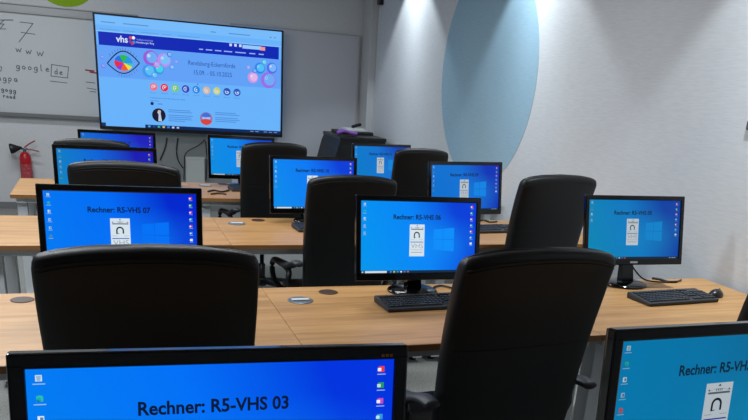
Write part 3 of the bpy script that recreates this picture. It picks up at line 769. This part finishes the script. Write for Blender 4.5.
# loose cables on the desks
ZC = DZ+0.006
def desk_cable(pts, r, lab, m=PLASTIC): return tube_obj('cable', pts, r, m, lab, 'cable', group='loose cables on the desks')
desk_cable([(2.40, 3.11, 0.86), (2.47, 3.15, 0.80), (2.50, 3.10, 0.762), (2.60, 3.10, ZC), (2.70, 3.10, ZC), (2.76, 3.13, ZC)], 0.004, 'black cable running from the back of the monitor beside the right wall')
desk_cable([at_z(652, 278, ZC), at_z(660, 279.3, ZC), at_z(668, 281.5, ZC), at_z(677, 281.8, ZC)], 0.006, 'thick black cable end lying behind the keyboard by the wall')
desk_cable([at_z(434, 287, ZC), at_z(440, 285.5, ZC), at_z(447, 286.5, ZC), at_z(456, 288.5, ZC), at_z(466, 287, ZC)], 0.0045, 'black cable lying right of the foot of monitor R5-VHS 06')
desk_cable([at_z(474, 221, ZC), at_z(484, 220, ZC), at_z(490, 222, ZC), at_z(497, 221.5, ZC)], 0.005, 'black cable on the right desk of the third row')
desk_cable([at_z(208, 191.5, ZC), at_z(214, 190.2, ZC), at_z(222, 191.6, ZC), at_z(229, 190.2, ZC)], 0.006, 'black cable lying on the rearmost middle desk')
desk_cable([at_z(211, 194, ZC), at_z(219, 193.2, ZC), at_z(226, 194.2, ZC)], 0.006, 'brown cable nearest the front edge of the rearmost middle desk', BROWN)

# ------------------------------------------------------------------ chairs
def make_chair():
    r = empty('office_chair', (0, 0, 0))
    Z0, Z1 = 0.44, 1.17
    def yc(z):   # spine line, + towards the desk
        t = (z-Z0)/(Z1-Z0)
        return -0.215-0.13*t-0.022*math.sin(PI*min(1, t*1.15))*1.0 + 0.028*math.sin(PI*t)**2
    def hw(z):
        t = (z-Z0)/(Z1-Z0)
        return 0.240+0.020*ss(0, 0.85, t)
    def hd(z):
        t = (z-Z0)/(Z1-Z0)
        return 0.046-0.006*t
    n = 44; ex = 4.6
    def sec(z, sw=1.0, sd=1.0, zoff=0.0):
        out = []
        for k in range(n):
            a = 2*PI*k/n; c, s = math.cos(a), math.sin(a)
            x = math.copysign(abs(c)**(2/ex), c)*hw(z)*sw; y = math.copysign(abs(s)**(2/ex), s)*hd(z)*sd
            arch = -(0.020*(x/0.26)**2+0.012*(x/0.26)**6)*ss(0.9, 1.17, z)
            curve = 0.012*(x/0.26)**2   # back wraps slightly forward
            out.append(Vector((x, yc(z)+y+curve, z+zoff+arch)))
        return out
    bm = bmesh.new(); rings = []
    st = [(Z0+0.012, 0.90, 0.55, -0.010), (Z0+0.012, 0.97, 0.85, -0.004), (Z0+0.02, 1, 1, 0)]
    st += [(Z0+0.03+(Z1-0.045-Z0-0.03)*i/26, 1, 1, 0) for i in range(27)]
    st += [(Z1-0.028, 0.998, 0.97, 0), (Z1-0.014, 0.99, 0.86, 0), (Z1-0.004, 0.972, 0.62, 0), (Z1, 0.945, 0.30, 0)]
    for s_ in st: rings.append([bm.verts.new(p) for p in sec(*s_)])
    for a_, b_ in zip(rings[:-1], rings[1:]):
        for k in range(n): bm.faces.new((a_[k], a_[(k+1) % n], b_[(k+1) % n], b_[k]))
    bm.faces.new(rings[0][::-1]); bm.faces.new(rings[-1])
    bk = link('backrest', bm, LEATHER, r, True)
    # seams on the rear face
    def seam(z, rr=0.0016, w=0.97):
        pts = []
        for i in range(25):
            x = (-1+2*i/24)*hw(z)*w; u = abs(x/hw(z)); y = -hd(z)*(1-min(u, 0.9999)**ex)**(1/ex)
            pts.append((x, yc(z)+y+0.012*(x/0.26)**2-0.0002, z-(0.020*(x/0.26)**2+0.012*(x/0.26)**6)*ss(0.9, 1.17, z)-0.004*(u**6)))
        bm = bmesh.new(); tube(bm, pts, rr, 5); link('seam', bm, THREAD, r, True)
    seam(1.142); seam(1.131); seam(0.86, 0.0012)
    # seat
    bm = bmesh.new(); rings = []
    for (z, k) in ((0.40, 0.90), (0.415, 0.98), (0.45, 1.0), (0.475, 0.985), (0.492, 0.90), (0.496, 0.7)):
        ring = []
        for i in range(n):
            a = 2*PI*i/n; c, s = math.cos(a), math.sin(a)
            ring.append(bm.verts.new((math.copysign(abs(c)**0.5, c)*0.255*k, 0.045+math.copysign(abs(s)**0.5, s)*0.245*k, z-0.02*max(0, s)**3)))
        rings.append(ring)
    for a_, b_ in zip(rings[:-1], rings[1:]):
        for k in range(n): bm.faces.new((a_[k], a_[(k+1) % n], b_[(k+1) % n], b_[k]))
    bm.faces.new(rings[0][::-1]); bm.faces.new(rings[-1])
    link('seat', bm, LEATHER, r, True)
    for s in (-1, 1):
        bm = bmesh.new()
        P = smooth_path([(s*0.235, -0.10, 0.425), (s*0.300, -0.13, 0.50), (s*0.312, -0.165, 0.58), (s*0.300, -0.14, 0.622), (s*0.300, 0.0, 0.632), (s*0.302, 0.14, 0.625), (s*0.305, 0.20, 0.585), (s*0.300, 0.16, 0.50), (s*0.235, 0.12, 0.425)], 5)
        tube(bm, P, 0.017, 10, flat=1.0); arm = link('armrest', bm, PLASTIC, r, True)
        bm = bmesh.new()
        P = smooth_path([(s*0.286, -0.300, 0.692), (s*0.288, -0.24, 0.690), (s*0.291, -0.15, 0.656), (s*0.295, -0.06, 0.640), (s*0.300, 0.04, 0.634), (s*0.305, 0.14, 0.630)], 4)
        tube(bm, P, 0.03, 12, rs=[0.016+0.019*math.sin(PI*min(1, max(0, (i+1.2)/(len(P)+1.4))))**0.5 for i in range(len(P))], flat=0.52)
        link('arm_pad', bm, ARMPAD, arm, True)
    bm = bmesh.new(); box(bm, -0.11, 0.11, -0.12, 0.14, 0.36, 0.399, 0.01); box(bm, -0.04, 0.04, -0.245, -0.10, 0.372, 0.392, 0.004); box(bm, -0.04, 0.04, -0.262, -0.238, 0.372, 0.47, 0.004)
    mech = link('tilt_mechanism', bm, PLASTIC, r)
    bm = bmesh.new(); tube(bm, [(0.09, 0.02, 0.378), (0.22, 0.03, 0.374), (0.27, 0.03, 0.370)], 0.007, 8); link('lever', bm, PLASTIC, mech, True)
    bm = bmesh.new(); lathe(bm, [(0.028, 0.10), (0.028, 0.24), (0.018, 0.242), (0.018, 0.362)], 18); link('gas_lift', bm, SATIN, r, True)
    bm = bmesh.new(); lathe(bm, [(0.035, 0.07), (0.042, 0.08), (0.042, 0.125), (0.034, 0.135)], 20); link('base_hub', bm, PLASTIC, r, True)
    for k in range(5):
        a = rad(72*k+18); d = Vector((math.cos(a), math.sin(a), 0))
        bm = bmesh.new(); tube(bm, [d*0.03+Vector((0, 0, 0.105)), d*0.16+Vector((0, 0, 0.095)), d*0.295+Vector((0, 0, 0.074))], 0.02, 8, rs=[0.026, 0.022, 0.016], flat=0.8)
        lg = link('base_leg', bm, PLASTIC, r, True)
        bm = bmesh.new(); c0 = d*0.295
        tube(bm, [c0+Vector((0, 0, 0.05)), c0+Vector((0, 0, 0.078))], 0.006, 8)
        pz = Vector((-d.y, d.x, 0))
        for s in (-1, 1): tube(bm, [c0+pz*(s*0.008)+Vector((0, 0, 0.0275)), c0+pz*(s*0.026)+Vector((0, 0, 0.0275))], 0.0272, 14)
        link('castor', bm, SATIN, lg)
    return r
ch0 = make_chair()
# x, y of the top of the back, yaw, height offset
CH = [
  (0.089, 1.96, -1.5, 1.036, 1.016, 'large black leather chair in the left foreground, its back hiding monitor R5-VHS 07'),
  (1.180, 1.921, 5, 1.04, 1.013, 'large black leather chair right of centre, nearest of the chairs with armrests showing'),
  (2.4, 2.02, 4, 1, 1, 'black chair cut off by the right picture edge beside the keyboard and mouse'),
  (0.081, 3.82, -8, 0.95, 1.003, 'black leather chair back right behind the top edge of monitor R5-VHS 07'),
  (1.178, 3.82, 4, 0.928, 0.976, 'black leather chair back left of monitor R5-VHS 06, hiding part of the middle monitor'),
  (2.365, 3.78, 9, 1.02, 1.012, 'tall black leather chair between monitor R5-VHS 06 and the wall-side monitor'),
  (-0.07, 5.4, -5, 0.88, 0.96, 'rearmost left black chair, only the curved top edge showing'),
  (1.095, 5.41, 6, 0.886, 0.983, 'rearmost middle black chair between two monitors below the big display'),
  (2.17, 5.385, 3, 0.82, 0.988, 'rearmost right black chair between two monitors, pale wall behind'),
]
for i, (x, y, a, sw, sz, lab) in enumerate(CH):
    c = ch0 if i == 0 else copy_tree(ch0)
    a = rad(a); c.rotation_euler = (0, 0, a); c.scale = (sw, sw, sz)
    c.location = (x-0.345*sw*math.sin(a), y+0.345*sw*math.cos(a), 0)
    tag(c, lab, 'chair', 'black leather office chairs at the desks')

# ------------------------------------------------------------------ lamps
def downlight(y, power, tilt=0, x=WX-0.30, lab=''):
    t = empty('downlight', (x, y, CEIL)); tag(t, lab, 'ceiling lamp', 'round downlights along the right wall')
    bm = bmesh.new(); lathe(bm, [(0.045, -0.004), (0.055, -0.004), (0.055, 0.0), (0.045, 0.0)], 24); link('trim_ring', bm, WHITE, t)
    ld = bpy.data.lights.new('spot_lamp', 'SPOT'); ld.energy = power; ld.spot_size = rad(92); ld.spot_blend = 0.32; ld.shadow_soft_size = 0.012; ld.color = (0.86, 0.95, 1.0)
    lo = bpy.data.objects.new('spot_lamp', ld); COL.objects.link(lo); lo.parent = t; lo.location = (0, 0, -0.012); lo.rotation_euler = (rad(-tilt), 0, 0)
    # reflector lamp: strongest along its axis, weaker towards the rim of the beam
    ld.use_nodes = True; nt = ld.node_tree; em = nt.nodes['Emission']
    tc = nt.nodes.new('ShaderNodeTexCoord'); sp = nt.nodes.new('ShaderNodeSeparateXYZ'); nt.links.new(tc.outputs['Normal'], sp.inputs[0])
    ab = nt.nodes.new('ShaderNodeMath'); ab.operation = 'ABSOLUTE'; nt.links.new(sp.outputs['Z'], ab.inputs[0])
    pw = nt.nodes.new('ShaderNodeMath'); pw.operation = 'POWER'; pw.inputs[1].default_value = 14; nt.links.new(ab.outputs[0], pw.inputs[0])
    ma = nt.nodes.new('ShaderNodeMath'); ma.operation = 'MULTIPLY_ADD'; ma.inputs[1].default_value = 0.70; ma.inputs[2].default_value = 0.30
    nt.links.new(pw.outputs[0], ma.inputs[0]); nt.links.new(ma.outputs[0], em.inputs['Strength'])
for y, p, t in ((7.9, 165, 2), (5.45, 185, 5), (2.84, 205, 0), (0.4, 190, 0)): downlight(y, p, t, lab='small round downlight in the ceiling close to the right wall')
def area(x, y, sx, sy, power, col=(0.9, 0.95, 1.0), z=CEIL-0.03, lab='flat ceiling light panel'):  # unseen panel added as dim fill light for the room
    t = empty('fill_panel', (x, y, CEIL)); tag(t, lab, 'ceiling lamp', 'unseen fill light panels added at the ceiling')
    bm = bmesh.new(); box(bm, -sx/2-0.02, sx/2+0.02, -sy/2-0.02, sy/2+0.02, -0.025, 0); link('fill_frame', bm, WHITE, t)
    ld = bpy.data.lights.new('fill_lamp', 'AREA'); ld.shape = 'RECTANGLE'; ld.size = sx; ld.size_y = sy; ld.energy = power; ld.color = col
    lo = bpy.data.objects.new('fill_lamp', ld); COL.objects.link(lo); lo.parent = t; lo.location = (0, 0, -0.03)
area(-0.9, 3.0, 1.2, 0.3, 52); area(-0.9, 5.6, 1.2, 0.3, 50); area(0.7, 4.0, 1.2, 0.3, 34); area(-0.8, 7.6, 1.2, 0.3, 30)
w = bpy.data.worlds.new('world'); SC.world = w; w.use_nodes = True
w.node_tree.nodes['Background'].inputs[0].default_value = (0.5, 0.6, 0.75, 1); w.node_tree.nodes['Background'].inputs[1].default_value = 0.1
